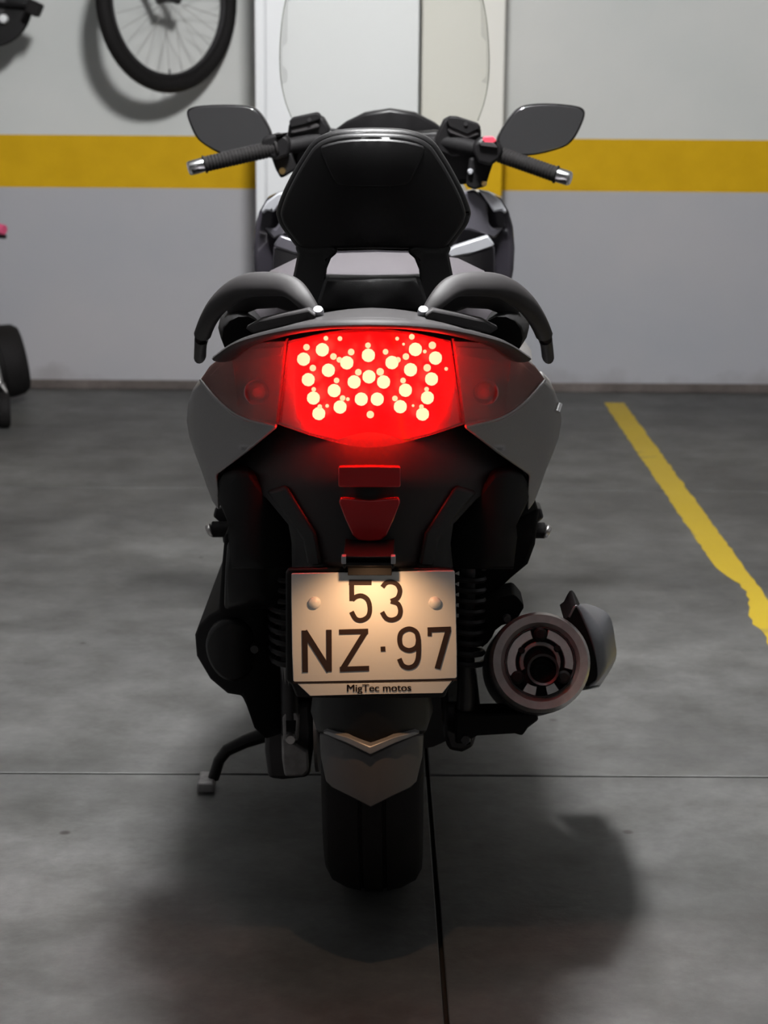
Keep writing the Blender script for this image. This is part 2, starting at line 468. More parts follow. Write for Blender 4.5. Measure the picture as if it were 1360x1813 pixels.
# --- rear wheel
def wheel(axle, rad, hw, name, rim_r):
    ax = Vector(axle)
    prof = [(rim_r, -hw * .72), (rim_r + .02, -hw * .9), (rad - .055, -hw), (rad - .035, -hw * .985), (rad - .018, -hw * .86), (rad - .006, -hw * .55),
            (rad - .0015, -hw * .28), (rad - .006, -hw * .26), (rad - .006, -hw * .2), (rad - .0005, -hw * .18), (rad, 0),
            (rad - .0005, hw * .18), (rad - .006, hw * .2), (rad - .006, hw * .26), (rad - .0015, hw * .28),
            (rad - .006, hw * .55), (rad - .018, hw * .86), (rad - .035, hw * .985), (rad - .055, hw), (rim_r + .02, hw * .9), (rim_r, hw * .72)]
    wh = lathe(name, prof, ax, (1, 0, 0), M['rubber'], sc, 72, closed=True, angle=50)
    wh['label'] = 'black rubber tyre'
    rp = [(rim_r + .004, -hw * .72), (rim_r - .012, -hw * .66), (rim_r - .03, -hw * .3), (rim_r - .03, hw * .3), (rim_r - .012, hw * .66), (rim_r + .004, hw * .72)]
    lathe('rim', rp, ax, (1, 0, 0), M['alloy'], wh, 48, closed=True)
    lathe('hub', [(0, -hw * .8), (.045, -hw * .8), (.05, -.02), (.05, .02), (.045, hw * .8), (0, hw * .8)], ax, (1, 0, 0), M['alloy'], wh, 24)
    for k in range(5):
        a = k * 2 * math.pi / 5 + .3
        d = Vector((0, math.cos(a), math.sin(a)))
        sweep('spoke', [ax + d * .03, ax + d * (rim_r * .5), ax + d * (rim_r - .022)], [(.02, .016), (.014, .011), (.017, .013)], M['alloy'], wh, 8, up=(1, 0, 0))
    return wh
wheel((0, 0, .29), .29, .0735, 'rear_tyre', .168)
lathe('brake_disc', [(.06, -.0025), (.11, -.0025), (.11, .0025), (.06, .0025)], (-.088, 0, .29), (1, 0, 0), M['steel'], sc, 40, closed=True)
wheel((0, 1.50, .29), .29, .058, 'front_tyre', .18)

# --- mudguard behind the rear wheel
hug = panel('rear_mudguard', mirrored([(0, 1338), (40, 1318), (80, 1301), (92, 1300), (90, 1340), (80, 1385), (70, 1395), (35, 1412), (0, 1430)]),
            lambda x, y: 2.475 + .055 * (x / 92) ** 2 - .00012 * (y - 1300) + .0, .008, M['guard'], sc, B, 12, bevel=.002)
panel('mudguard_ledge', mirrored([(0, 1322), (40, 1306), (78, 1296), (86, 1299), (42, 1317), (0, 1337)]),
      lambda x, y: 2.462 + .055 * (x / 92) ** 2, .02, M['grey'], hug, B, 12, bevel=.002)
panel('mudguard_bridge', mirrored([(0, 1215), (102, 1215), (108, 1260), (96, 1300), (60, 1304), (30, 1318), (0, 1328)]),
      lambda x, y: 2.478 + .06 * (x / 100) ** 2, .03, M['blk'], hug, B, 14, bevel=.006)

# --- undertail, plate carrier
ut = panel('undertail', mirrored([(0, 752), (165, 752), (190, 775), (222, 800), (268, 838), (262, 850), (232, 853), (186, 886), (150, 925), (141, 960), (140, 1008), (0, 1008)]),
           lambda x, y: 2.448 + .28 * (abs(x) / 270) ** 1.8 + .00042 * max(0, 850 - y), .05, M['under'], sc, B, 16, bevel=.006)
panel('undertail_rib', [(150, 860), (188, 872), (152, 915), (120, 960), (112, 1003), (84, 1003), (96, 945)],
      lambda x, y: 2.438 + .28 * (abs(x) / 270) ** 1.8 + .00042 * max(0, 850 - y), .03, M['blk'], ut, B, 14, bevel=.006)
panel('undertail_rib', [(150, 860), (188, 872), (152, 915), (120, 960), (112, 1003), (84, 1003), (96, 945)],
      lambda x, y: 2.438 + .28 * (abs(x) / 270) ** 1.8 + .00042 * max(0, 850 - y), .03, M['blk'], ut, B, 14, side=-1, bevel=.006)
panel('rear_reflector', mirrored([(0, 826), (54, 827), (55, 830), (55, 860), (54, 863), (0, 863)]), lambda x, y: 2.440, .012, M['redrefl'], sc, B, 18, bevel=.0015)['label'] = 'red rectangular reflector'
panel('reflector_tongue', mirrored([(0, 887), (52, 883), (54, 890), (43, 920), (30, 948), (20, 957), (0, 959)]), lambda x, y: 2.441 - .02 * (y - 885) / 75 * 0, .014, M['redrefl'], sc, B, 14, bevel=.002)['label'] = 'red tapering tongue below the reflector'
# bracket and plate lamp
pc = panel('plate_carrier', mirrored([(0, 1004), (146, 1008), (150, 1016), (150, 1206), (140, 1214), (131, 1236), (0, 1238)]), lambda x, y: 2.476, .012, M['blk'], sc, B, 30, bevel=.003)
YPL = 2.466
pl = panel('number_plate', chaikin([(515, 1017), (519, 1015), (660, 1013.5), (802, 1010), (806, 1013), (810, 1198), (806, 1202), (660, 1205), (523, 1208), (518, 1205)], 1),
           lambda x, y: YPL, .003, M['plate'], sc, Fp, 26, bevel=.0008)
pl['label'] = 'white number plate reading 53 NZ 97'
panel('dealer_strip', [(527, 1211), (660, 1209.5), (800, 1206), (784, 1227), (660, 1229), (549, 1232)], lambda x, y: YPL, .003, M['plate'], pl, Fp, 30, bevel=.0006)['label'] = 'white strip lettered MigTec motos'

def zp(X, Y): return (490 + X / 4.0, 930 + Y / 4.0)
def ribbon(bm, pts, wd, Y, th=.0008):
    """flat stroke on the plate plane, in photograph pixels"""
    P = [Vector(p) for p in pts]; L_, R_ = [], []
    for i, p in enumerate(P):
        a = (P[i] - P[i - 1]).normalized() if i else None; b = (P[i + 1] - P[i]).normalized() if i < len(P) - 1 else None
        if a is None: a = b
        if b is None: b = a
        t = (a + b).normalized(); nrm = Vector((-t.y, t.x)); k = wd / 2 / max(.5, t.dot(a))
        L_.append(p + nrm * k); R_.append(p - nrm * k)
    fr = [[bm.verts.new(Fp(q.x, q.y, Y)) for q in S] for S in (L_, R_)]
    bk = [[bm.verts.new(Fp(q.x, q.y, Y + th)) for q in S] for S in (L_, R_)]
    for i in range(len(P) - 1):
        bm.faces.new((fr[0][i], fr[0][i + 1], fr[1][i + 1], fr[1][i])); bm.faces.new((bk[0][i], bk[1][i], bk[1][i + 1], bk[0][i + 1]))
        for s in (0, 1): bm.faces.new((fr[s][i], bk[s][i], bk[s][i + 1], fr[s][i + 1]))
    for i in (0, -1): bm.faces.new((fr[0][i], fr[1][i], bk[1][i], bk[0][i]))
GL = {
 '5': [([(672, 405), (512, 405)], 36), ([(531, 400), (533, 535)], 34), (spline([(535, 528), (565, 505), (605, 500), (645, 528), (660, 590), (647, 645), (602, 672), (560, 662), (530, 612)]), 33)],
 '3': [(spline([(748, 438), (775, 408), (815, 402), (855, 422), (872, 465), (855, 515), (808, 538)]), 33), (spline([(808, 538), (858, 556), (876, 605), (862, 650), (818, 670), (775, 658), (746, 614)]), 33)],
 'N': [([(202, 1042), (198, 745)], 40), ([(372, 1036), (370, 740)], 38), ([(196, 750), (374, 1032)], 42)],
 'Z': [([(442, 756), (648, 750)], 36), ([(628, 756), (466, 1018)], 38), ([(448, 1020), (655, 1013)], 36)],
 'dot': [([(736, 877), (770, 875)], 34)],
 '9': [(spline([(1003, 812), (990, 862), (938, 886), (885, 862), (870, 808), (885, 757), (938, 733), (988, 757), (1003, 812)]), 34), (spline([(1003, 806), (1005, 880), (1000, 945), (978, 990), (935, 1008), (892, 992), (868, 945)]), 34)],
 '7': [([(1068, 741), (1232, 735)], 36), ([(1083, 735), (1082, 785)], 28), ([(1216, 740), (1138, 1016)], 40)],
}
for k, ss in GL.items():
    bm = bmesh.new()
    for i, (pts, wd) in enumerate(ss): ribbon(bm, [zp(*p) for p in pts], wd / 4.0, YPL - .0009 - .00005 * i)
    o = obj('plate_character', bm, M['ink'], pl); o['label'] = 'dark character ' + k
bm = bmesh.new(); ribbon(bm, [(519, 1208.6), (660, 1206.6), (809, 1203.6)], 2.2, YPL - .0006); obj('plate_border', bm, M['ink'], pl)
def text_mesh(name, s, px, py, size_px, Y, material, parent, tilt=0.0, sx=1.0):
    cu = bpy.data.curves.new(name, 'FONT'); cu.body = s; cu.size = 1; cu.align_x = 'CENTER'; cu.align_y = 'CENTER'; cu.offset = 0
    t = bpy.data.objects.new(name + '_tmp', cu); C.objects.link(t)
    dg = bpy.context.evaluated_depsgraph_get(); dg.update(); me0 = t.evaluated_get(dg).to_mesh()
    bm = bmesh.new(); bm.from_mesh(me0); t.evaluated_get(dg).to_mesh_clear()
    bpy.data.objects.remove(t); bpy.data.curves.remove(cu)
    for v in bm.verts:
        x, y = v.co.x * size_px * sx, v.co.y * size_px
        v.co = Fp(px + x * math.cos(tilt) + y * math.sin(tilt), py - y * math.cos(tilt) + x * math.sin(tilt), Y)
    return obj(name, bm, material, parent)
for k_ in (-.45, .45): text_mesh('dealer_lettering', 'MigTec motos', 671 + k_, 1218.5, 18, YPL - .0009, M['ink'], pl, -.012, 1.10)
for px, py in ((557, 1067), (770, 1067)):
    p = Fp(px, py, YPL)
    lathe('plate_bolt', [(0, -.006), (.004, -.0055), (.0075, -.003), (.0085, 0)], p, (0, 1, 0), M['plate'], pl, 20)
# plate lamp: hood, lens and bulb
ZH = B(0, 957, 2.45).z; YH = 2.366 - Y0          # hood roof height and its rear edge
bm = bmesh.new()
box('', (-.031, YH, ZH - .003), (.031, 2.475 - Y0, ZH), None, bm=bm)
for s in (-1, 1): box('', (s * .031 - .0015, YH, ZH - .016), (s * .031 + .0015, 2.475 - Y0, ZH), None, bm=bm)
box('', (-.031, YH, ZH - .0125), (.031, YH + .002, ZH - .0075), None, bm=bm)
lh = obj('plate_lamp', bm, M['blk'], sc, .0008, 1)
box('lamp_lens', (-.029, YH - .0005, ZH - .0075), (.029, YH + .0015, ZH - .003), clear('plate_lamp_lens', (0, 0, 0), .3, .0, (1, .40, .24), .004, fres=.1), lh, 0)
for s in (-1, 1): box('lamp_clip', (s * .0315 - .003, YH - .003, ZH - .0095), (s * .0315 + .003, YH + .008, ZH + .001), M['silver'], lh, .001)
box('bracket_tab', (-.029, 2.440 - Y0, B(0, 1014, 2.455).z), (.029, 2.474 - Y0, B(0, 1001, 2.455).z), M['blkm'], lh, .001)
lt = bpy.data.lights.new('plate_bulb', 'SPOT'); lt.spot_size = R(121); lt.spot_blend = 1.0; lt.energy = PLATE_W; lt.color = (1, .56, .28); lt.shadow_soft_size = .004
lo_ = bpy.data.objects.new('plate_bulb', lt); link(lo_, lh); lo_.location = (.004, YH + .016, ZH - .0085)
lo_.rotation_euler = Vector((0, .060, -.160)).to_track_quat('-Z', 'Y').to_euler()

# --- tail light cluster
tl = panel('tail_light', mirrored([(0, 585), (72, 590), (142, 606), (152, 680), (161, 748), (105, 768), (60, 780), (30, 787), (0, 790)]),
           lambda x, y: Yt(x, y) + .034, .02, M['redboard'], sc, B, 14, bevel=.002)
tl['label'] = 'lit red tail light'
panel('tail_lens', mirrored([(0, 581), (40, 584), (80, 590), (144, 604), (154, 680), (164, 752), (110, 770), (60, 784), (30, 790), (0, 793)]),
      Yt, .003, M['redlens'], tl, B, 14, bevel=0)
big = [(227,288),(355,225),(258,425),(292,548),(328,652),(395,362),(520,312),(433,498),(472,608),(568,440),(668,405),(765,440),(615,555),(722,555),(665,262),(822,310),(945,358),(978,222),(1110,280),(1083,420),(910,495),(875,605),(1055,545),(1022,655)]
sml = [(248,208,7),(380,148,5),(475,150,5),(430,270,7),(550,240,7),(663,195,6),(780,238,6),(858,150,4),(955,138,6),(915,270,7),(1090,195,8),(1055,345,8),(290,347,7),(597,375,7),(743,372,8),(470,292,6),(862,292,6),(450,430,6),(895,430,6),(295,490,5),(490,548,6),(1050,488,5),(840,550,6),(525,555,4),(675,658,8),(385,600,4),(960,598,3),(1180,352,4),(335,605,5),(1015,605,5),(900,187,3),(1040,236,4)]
def ball(name, r, material):
    bm = bmesh.new(); bmesh.ops.create_icosphere(bm, subdivisions=2, radius=r)
    me = bpy.data.meshes.new(name); bm.to_mesh(me); bm.free(); me.materials.append(material); finish(me, 80); return me
mpp = 2.52 / F_PX
led_me = ball('led', 12 * mpp, M['led']); glint_me = {}
for X, Y in big:
    dx, py = 480 + X / 3.778 - 657.5, 560 + Y / 3.778
    o = bpy.data.objects.new('led', led_me); link(o, tl); o.location = B(dx, py, Yt(dx, py) + .022)
for X, Y, r in sml:  # glowing balls standing for LED reflections in the lens facets
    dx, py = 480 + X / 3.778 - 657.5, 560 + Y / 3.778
    if r not in glint_me: glint_me[r] = ball('led_glint', r * .85 * mpp, M['glint'])
    o = bpy.data.objects.new('facet_glint', glint_me[r]); link(o, tl); o.location = B(dx, py, Yt(dx, py) + .020)

# --- indicators either side
ind = [(147, 605), (180, 606), (215, 611), (257, 626), (289, 650), (304, 671), (291, 692), (274, 706), (246, 728), (216, 742), (172, 752), (164, 751), (157, 690)]
for s in (1, -1):
    io = panel('indicator', ind, lambda x, y: Yt(x, y) + .058 - .05 * max(0, x - 150) / 150, .02, M['bowl'], sc, B, 14, side=s, bevel=.002)
    panel('indicator_lens', ind, lambda x, y: Yt(x, y) + .002, .003, M['turnlens'], io, B, 14, side=s, bevel=0)
    panel('divider', [(146, 605), (150, 605), (168, 751), (163, 751), (156, 690)], lambda x, y: Yt(x, y) - .001, .03, clear('divider_red_%d' % s, (1, .6, .6), .1, .02, (1, .03, .04), .08), io, B, 14, side=s, bevel=0)
    panel('reflector_step', [(155, 615), (215, 618), (240, 632), (238, 642), (158, 630)], lambda x, y: Yt(x, y) + .026, .015, M['bowl'], io, B, 12, side=s, bevel=.001)
    panel('reflector_wing', [(246, 640), (262, 640), (290, 668), (268, 698), (236, 724)], lambda x, y: Yt(x, y) + .020 - .014 * (x - 236) / 55, .02, M['bowl'], io, B, 12, side=s, bevel=.001)
    c = B(s * 203, 695, Yt(203, 695) + .022)
    lathe('bulb_ring', [(.0125, .016), (.016, 0), (.0175, 0), (.0175, .02), (.0125, .02)], c, (0, 1, 0), M['silver'], io, 28, closed=True)
    lathe('bulb', [(0, -.004), (.006, -.003), (.0105, .003), (.012, .012), (0, .012)], c, (0, 1, 0), M['amber'], io, 20)

# --- grey rear bodywork
side_out = [(305, 674), (320, 690), (329, 715), (332, 745), (327, 775), (317, 803), (305, 833), (295, 862), (283, 893), (274, 906), (274, 870), (277, 842), (222, 803), (168, 760), (167, 755), (216, 746), (248, 731), (276, 709)]
for s in (1, -1):
    sp = panel('tail_side_panel', side_out, lambda x, y: 2.425 + .23 * (x / 300) ** 2 + .00025 * (y - 600) + .03 * math.exp(-((x - 332) / 14) ** 2), .10, M['grey'], sc, B, 13, side=s, bevel=.004)
    sweep('panel_edge_bead', [B(s * x, y, 2.422 + .23 * (x / 300) ** 2 + .00025 * (y - 600)) for x, y in spline([(305, 673), (277, 706), (248, 729), (216, 744), (168, 755)], 5)], .0022, M['grey'], sp, 8)
    # flank running forward along the bike
    secs = []
    for Y, xo, zt, zb in ((2.73, .236, .775, .60), (2.85, .248, .80, .585), (3.05, .255, .82, .55), (3.25, .248, .815, .50), (3.45, .225, .78, .45)):
        y = Y - Y0
        secs.append([(s * (xo - .09), y, zt + .035), (s * (xo - .035), y, zt + .02), (s * (xo - .008), y, zt - .02), (s * xo, y, (zt + zb) / 2 + .02), (s * (xo - .012), y, zb + .04), (s * (xo - .04), y, zb), (s * (xo - .09), y, zb)])
    skin('body_flank', secs, M['grey'], sc, .004)
tc_ = sweep('panel_glint', [Fp(986, 729, 2.692), Fp(988, 724, 2.695), Fp(991, 715, 2.70)], (.0045, .004), M['chrome'], sc, 10)  # chrome pill added for the highlight on the panel step
tc_['label'] = 'small chrome pill standing for a highlight on the side panel'

# tail deck: the lip over the lamps and the deck running up to the seat
lip = spline([(0, 566), (60, 568), (120, 575), (180, 588), (225, 603), (262, 628)], 6)
lp = [(-a, b) for a, b in reversed(lip[1:])] + list(lip)
dk = sweep('tail_lip', [B(x, y + 6, Yt(x, y) - .006) for x, y in lp], [(.018, .0062)] * len(lp), M['greyd'], sc, 12)
bm = bmesh.new(); NX = 25
rowsd = []
for j in range(9):
    v = j / 8; row = []
    for i in range(NX):
        u = i / (NX - 1) * 2 - 1; x = abs(u)
        base = B(u * 262, 568 + 58 * x ** 2.3, 0 + Yt(u * 262, 570) + .002)
        tgt = Vector((u * .20, 2.86 - Y0, .885 - .07 * x ** 2.2))
        p = base.lerp(tgt, v); p.z += .012 * math.sin(v * math.pi) * (1 - x * .5)
        row.append(bm.verts.new(p))
    rowsd.append(row)
for a, b in zip(rowsd, rowsd[1:]):
    for i in range(NX - 1): bm.faces.new((a[i], a[i + 1], b[i + 1], b[i]))
o = obj('tail_deck', bm, M['greyd'], sc); sm = o.modifiers.new('thick', 'SOLIDIFY'); sm.thickness = .006; sm.offset = -1
skin('tail_core', [section(2.80 - Y0, .19, .60, .84, 3), section(2.95 - Y0, .215, .54, .86, 3), section(3.2 - Y0, .215, .45, .82, 3), section(3.45 - Y0, .19, .40, .72, 3)], M['blkm'], sc)
box('deck_plate', B(-52, 559, 2.56), B(46, 549, 2.60), M['greyd'], sc, .003)

# --- grab rails
for s in (1, -1):
    path = spline([(100, 556, 2.56), (120, 530, 2.575), (146, 508, 2.60), (185, 503, 2.62), (228, 508, 2.645), (266, 532, 2.67), (289, 562, 2.70), (304, 598, 2.74), (308, 630, 2.78)], 6)
    rr = []
    for i in range(len(path)):
        t = i / (len(path) - 1)
        rr.append((.009 + .011 * math.sin(math.pi * min(1, t * 1.1)), .006 + .008 * t))
    gr = sweep('grab_rail', [B(s * x, y, Y) for x, y, Y in path], rr, M['greyd'], sc, 14, up=(0, -.8, .6))
    panel('rail_web', [(112, 553), (128, 528), (150, 513), (190, 510), (232, 518), (262, 545), (255, 562), (236, 560), (205, 548), (168, 546), (140, 556)], lambda x, y: 2.61 + .10 * max(0, (x - 120) / 150) ** 1.5 + .0006 * (y - 510), .012, M['greyd'], gr, B, 12, side=s, bevel=.003)
    panel('rail_foot', [(96, 560), (108, 548), (150, 556), (195, 566), (225, 582), (210, 592), (150, 578), (104, 570)], lambda x, y: 2.50 + .10 * (x / 200) ** 2, .03, M['greyd'], gr, B, 12, side=s, bevel=.003)
    lathe('rail_bolt', [(0, -.006), (.006, -.006), (.0075, -.003), (.0075, .008), (0, .008)], B(s * 93, 553, 2.555), (0, .6, -.8), M['silver'], gr, 16)
    sweep('rail_socket', [B(s * 228, 598, 2.66), B(s * 236, 580, 2.76), B(s * 238, 572, 2.9)], [.030, .032, .03], M['blkm'], gr, 14)

# --- seat
def seatsec(Y, hw, zt, drop, zb):
    y = Y - Y0
    h = [(0, zt), (hw * .35, zt - .002), (hw * .62, zt - .010), (hw * .82, zt - .030), (hw * .95, zt - drop), (hw, zt - drop * 1.6), (hw * .97, zb), (hw * .5, zb - .01)]
    return [(x, y, z) for x, z in h] + [(-x, y, z) for x, z in reversed(h[1:])]
seat = skin('seat', [seatsec(2.72, .125, .925, .05, .86), seatsec(2.74, .155, .945, .055, .85), seatsec(2.80, .180, .953, .06, .84), seatsec(2.95, .205, .955, .065, .82), seatsec(3.10, .210, .952, .07, .80),
             seatsec(3.20, .200, .935, .07, .76), seatsec(3.28, .185, .87, .06, .73), seatsec(3.40, .18, .80, .05, .70), seatsec(3.60, .17, .785, .05, .68), seatsec(3.78, .12, .78, .05, .69), seatsec(3.84, .07, .77, .04, .70)], M['seat'], sc, 0, angle=60)
sweep('seat_piping', [(s_[5][0], s_[5][1], s_[5][2] + .004) for s_ in [seatsec(2.74, .158, .945, .055, .85), seatsec(2.80, .183, .953, .06, .84), seatsec(2.95, .208, .955, .065, .82), seatsec(3.10, .213, .952, .07, .80)]], .004, M['pad'], seat, 8)
sweep('seat_piping', [(-s_[5][0], s_[5][1], s_[5][2] + .004) for s_ in [seatsec(2.74, .158, .945, .055, .85), seatsec(2.80, .183, .953, .06, .84), seatsec(2.95, .208, .955, .065, .82), seatsec(3.10, .213, .952, .07, .80)]], .004, M['pad'], seat, 8)

# --- backrest
br_half = spline([(0, 228), (50, 230), (85, 238), (108, 252), (124, 274), (141, 302), (161, 341), (172, 372), (171, 386), (163, 404), (133, 443)], 4)
def Yb(x, y): return 2.705 + .07 * (x / 175) ** 2 - .02 * math.sin(max(0, min(1, (y - 228) / 215)) * math.pi)
br = panel('backrest', mirrored(br_half + [(100, 452), (70, 446), (0, 444)]), lambda x, y: Yb(x, y) + .022, .060, M['pad'], sc, B, 14, bevel=.012, seg=3)
inner = [(x * .95, 236 + (y - 228) * .955) for x, y in br_half]
sh = panel('backrest_shell', mirrored(inner + [(100, 450), (82, 447), (70, 441), (0, 440)]), lambda x, y: Yb(x, y), .03, M['blk'], br, B, 14, bevel=.007, seg=3)
panel('shell_inset', mirrored([(0, 246), (50, 248), (88, 257), (94, 264), (80, 298), (66, 325), (50, 331), (0, 332)]), lambda x, y: Yb(x, y) - .004, .012, M['blk'], br, B, 12, rnd=1, bevel=.003)
for s in (1, -1):
    panel('backrest_strut', [(140, 436), (134, 450), (141, 485), (146, 510), (140, 548), (80, 552), (84, 500), (82, 478), (74, 458), (60, 446), (70, 436)], lambda x, y: 2.70 + .04 * (x / 130) ** 2 - .0004 * max(0, y - 450), .03, M['blk'], br, B, 12, side=s, bevel=.006)
panel('seat_lock_cover', mirrored([(0, 494), (84, 492), (96, 530), (100, 552), (0, 552)]), lambda x, y: 2.655 - .0003 * max(0, y - 494) + .03 * (x / 100) ** 2, .04, M['blk'], sc, B, 16, bevel=.006)

# --- engine, drive cover, inner wings
for s in (1, -1):
    panel('rear_wing', [(216, 838), (245, 836), (265, 841), (276, 858), (277, 884), (268, 905), (258, 922), (256, 950), (252, 1010), (190, 1010), (140, 1010), (142, 955), (152, 920), (188, 872)],
          lambda x, y: 2.60 + .10 * ((x - 200) / 80) ** 2, .55, M['blkm'], sc, B, 18, side=s, bevel=.012, seg=3)
cv = panel('drive_cover', [(398, 945), (520, 945), (525, 1240), (500, 1300), (470, 1310), (450, 1290), (436, 1250), (428, 1233), (403, 1229), (372, 1203), (348, 1162), (345, 1125), (352, 1108), (370, 1090), (387, 1080), (392, 1010)],
           lambda x, y: 2.70 + .06 * ((430 - x) / 90) ** 2, .62, M['blkm'], sc, Fp, 20, bevel=.015, seg=3)
panel('cover_boss', chaikin([(362, 1130), (385, 1100), (430, 1098), (458, 1130), (455, 1180), (425, 1210), (390, 1205), (366, 1170)], 2), lambda x, y: 2.685 + .04 * ((410 - x) / 60) ** 2, .05, M['blk'], cv, Fp, 14, bevel=.008)
lathe('cover_bolt', [(0, -.006), (.006, -.006), (.007, 0), (.007, .02), (0, .02)], Fp(451, 1148, 2.69), (0, 1, 0), M['dsteel'], cv, 12)
panel('air_box', [(402, 960), (520, 955), (520, 1080), (396, 1080), (398, 1010)], lambda x, y: 2.66 + .03 * ((450 - x) / 60) ** 2, .3, M['blk'], sc, Fp, 20, bevel=.012)
skin('engine_case', [section(2.95 - Y0, .14, .16, .42, 4), section(3.1 - Y0, .17, .13, .45, 4), section(3.4 - Y0, .17, .14, .44, 4), section(3.7 - Y0, .13, .18, .38, 4)], M['dsteel'], sc)
sa = panel('swing_arm', [(470, 1262), (552, 1240), (556, 1300), (548, 1378), (500, 1383), (474, 1380), (468, 1330)], lambda x, y: 2.74, .30, M['dsteel'], sc, Fp, 20, bevel=.008)
panel('axle_bracket', [(498, 1300), (545, 1330), (546, 1368), (538, 1376), (504, 1376), (499, 1345)], lambda x, y: 2.715, .03, M['alloy'], sa, Fp, 16, bevel=.004)
ra = panel('swing_arm', [(786, 1245), (846, 1245), (852, 1262), (845, 1300), (838, 1325), (818, 1334), (794, 1330), (784, 1300)], lambda x, y: 2.72, .34, M['dsteel'], sc, Fp, 18, bevel=.01)
for px0, px1, s in ((504, 515, -1), (828, 824, 1)):
    a, b = Fp(px0, 1000, 2.70), Fp(px1, 1296, 2.70)
    sk = sweep('shock_absorber', [a, a.lerp(b, .5), b], [.012, .012, .014], M['dsteel'], sc, 14)
    hel = []
    for i in range(12 * 9 + 1):
        t = i / (12 * 9); c = a.lerp(b, .02 + t * .56); an = t * 9 * 2 * math.pi
        hel.append(c + Vector((math.cos(an) * .024, math.sin(an) * .024, 0)))
    sweep('spring', hel, .0045, M['dsteel'], sk, 6)
    sweep('damper_body', [a.lerp(b, .56), a.lerp(b, .90)], .0125, M['alloy'] if s < 0 else M['dsteel'], sk, 16)
    panel('shock_clevis', [(px1 - 15, 1272), (px1 - 10, 1262), (px1 + 10, 1262), (px1 + 15, 1272), (px1 + 13, 1312), (px1 - 13, 1312)], lambda x, y: 2.688, .02, M['dsteel'] if s > 0 else M['alloy'], sk, Fp, 12, bevel=.002)
    panel('clevis_slot', [(px1 - 9, 1276), (px1 + 9, 1276), (px1 + 8, 1296), (px1 - 8, 1296)], lambda x, y: 2.686, .01, M['blkm'], sk, Fp, 12, bevel=.001)
    lathe('shock_bolt', [(0, -.008), (.0065, -.008), (.008, -.004), (.008, .02), (0, .02)], Fp(px1, 1307, 2.685), (0, 1, 0), M['steel'] if s < 0 else M['dsteel'], sk, 12)
# footpegs folded against the body
for px, s, py in ((383, -1, 937), (957, 1, 939)):
    pg = sweep('footpeg', [Fp(px - s * 34, py, 2.98), Fp(px - s * 4, py, 2.98), Fp(px + s * 8, py, 2.98)], [(.016, .013)] * 3, M['rubber'], sc, 12, bevel=.002)
    sweep('peg_end', [Fp(px + s * 7, py, 2.975), Fp(px + s * 16, py + 4, 2.975)], [(.014, .012), (.010, .010)], M['steel'], pg, 12, bevel=.003)
    panel('peg_bracket', [(px - s * 30, py - 40), (px + s * 2, py - 38), (px + s * 6, py - 22), (px - s * 8, py - 10), (px - s * 12, py + 26), (px - s * 40, py + 30)], lambda x, y: 3.0, .05, M['dsteel'], pg, Fp, 14, bevel=.003)

# --- side stand
ft = floorP(368, 1398)
YS = ft.y
st = sweep('side_stand', [Fp(500, 1296, YS), Fp(470, 1300, YS), Fp(435, 1312, YS), Fp(402, 1328, YS), Fp(388, 1346, YS), Fp(378, 1378, YS)], [(.016, .014), (.016, .014), (.015, .012), (.013, .011), (.012, .010), (.011, .010)], M['blk'], sc, 12)
fl = MRI @ Vector((ft.x, ft.y, 0))
box('stand_foot', Vector(fl) + Vector((-.016, -.03, .0045)), Vector(fl) + Vector((.014, .03, .024)), M['alloy'], st, .004)

# --- silencer
M['shield'] = mat('shield_grey', (.16, .165, .18), .3, .5)
YM = 2.60
mc = Fp(957, 1172, YM); ax = Vector((.015, 1, -.36)).normalized()
RM = 90 * 2.72 / F_PX
mf = lathe('silencer', [(RM * .70, .012), (RM * .93, .0), (RM * .99, .010), (RM, .022), (RM, .06), (RM * .985, .062), (RM * 1.02, .066), (RM * 1.04, .30), (RM * .95, .40), (RM * .5, .46), (0, .465)], mc, ax, M['dsteel'], sc, 56, angle=28)
mf['label'] = 'round black silencer with a metal end cap'
q = Vector((0, 0, 1)).rotation_difference(ax)
def mp(dx, dy, h): # offset on the end cap, in photograph pixels, right and down
    xr = Vector((1, 0, 0)); xr = (xr - ax * xr.dot(ax)).normalized(); zr = xr.cross(ax).normalized()
    if zr.z < 0: zr = -zr
    return mc + xr * (dx * 2.72 / F_PX) + zr * (-dy * 2.72 / F_PX) + ax * h
ring = lathe('end_cap_ring', [(RM * .66, .008), (RM * .72, .004), (RM * .78, -.001), (RM * .93, -.003), (RM * .985, .006), (RM * 1.0, .02), (RM * .66, .02)], mc, ax, M['steel'], mf, 56, closed=True, angle=25)
def arcplate(name, r0, r1, a0, a1, h, th, m, parent):
    bm = bmesh.new(); n = 18; fr = []
    for i in range(n + 1):
        a = R(a0 + (a1 - a0) * i / n); row = []
        for r_, hh in ((r0, h), (r1, h), (r1, h + th), (r0, h + th)):
            row.append(bm.verts.new(mp(r_ * math.cos(a), -r_ * math.sin(a), hh)))
        fr.append(row)
    for a, b in zip(fr, fr[1:]):
        for k in range(4): bm.faces.new((a[k], b[k], b[(k + 1) % 4], a[(k + 1) % 4]))
    bm.faces.new(fr[0][::-1]); bm.faces.new(fr[-1]); return obj(name, bm, m, parent, .0012)
lathe('end_plate', [(0, .014), (RM * .72, .014), (RM * .72, .02), (0, .02)], mc, ax, M['blkm'], mf, 48)
for a0, a1 in ((106, 205), (-14, 76), (238, 262), (282, 304)): arcplate('cap_segment', 43, 60, a0, a1, .006, .01, M['steel'], mf)
arcplate('cap_inner_ring', 29, 37, -25, 205, .009, .008, M['alloy'], mf)
arcplate('cap_outer_lip', 60, 64, -180, 180, .004, .01, M['dsteel'], mf)
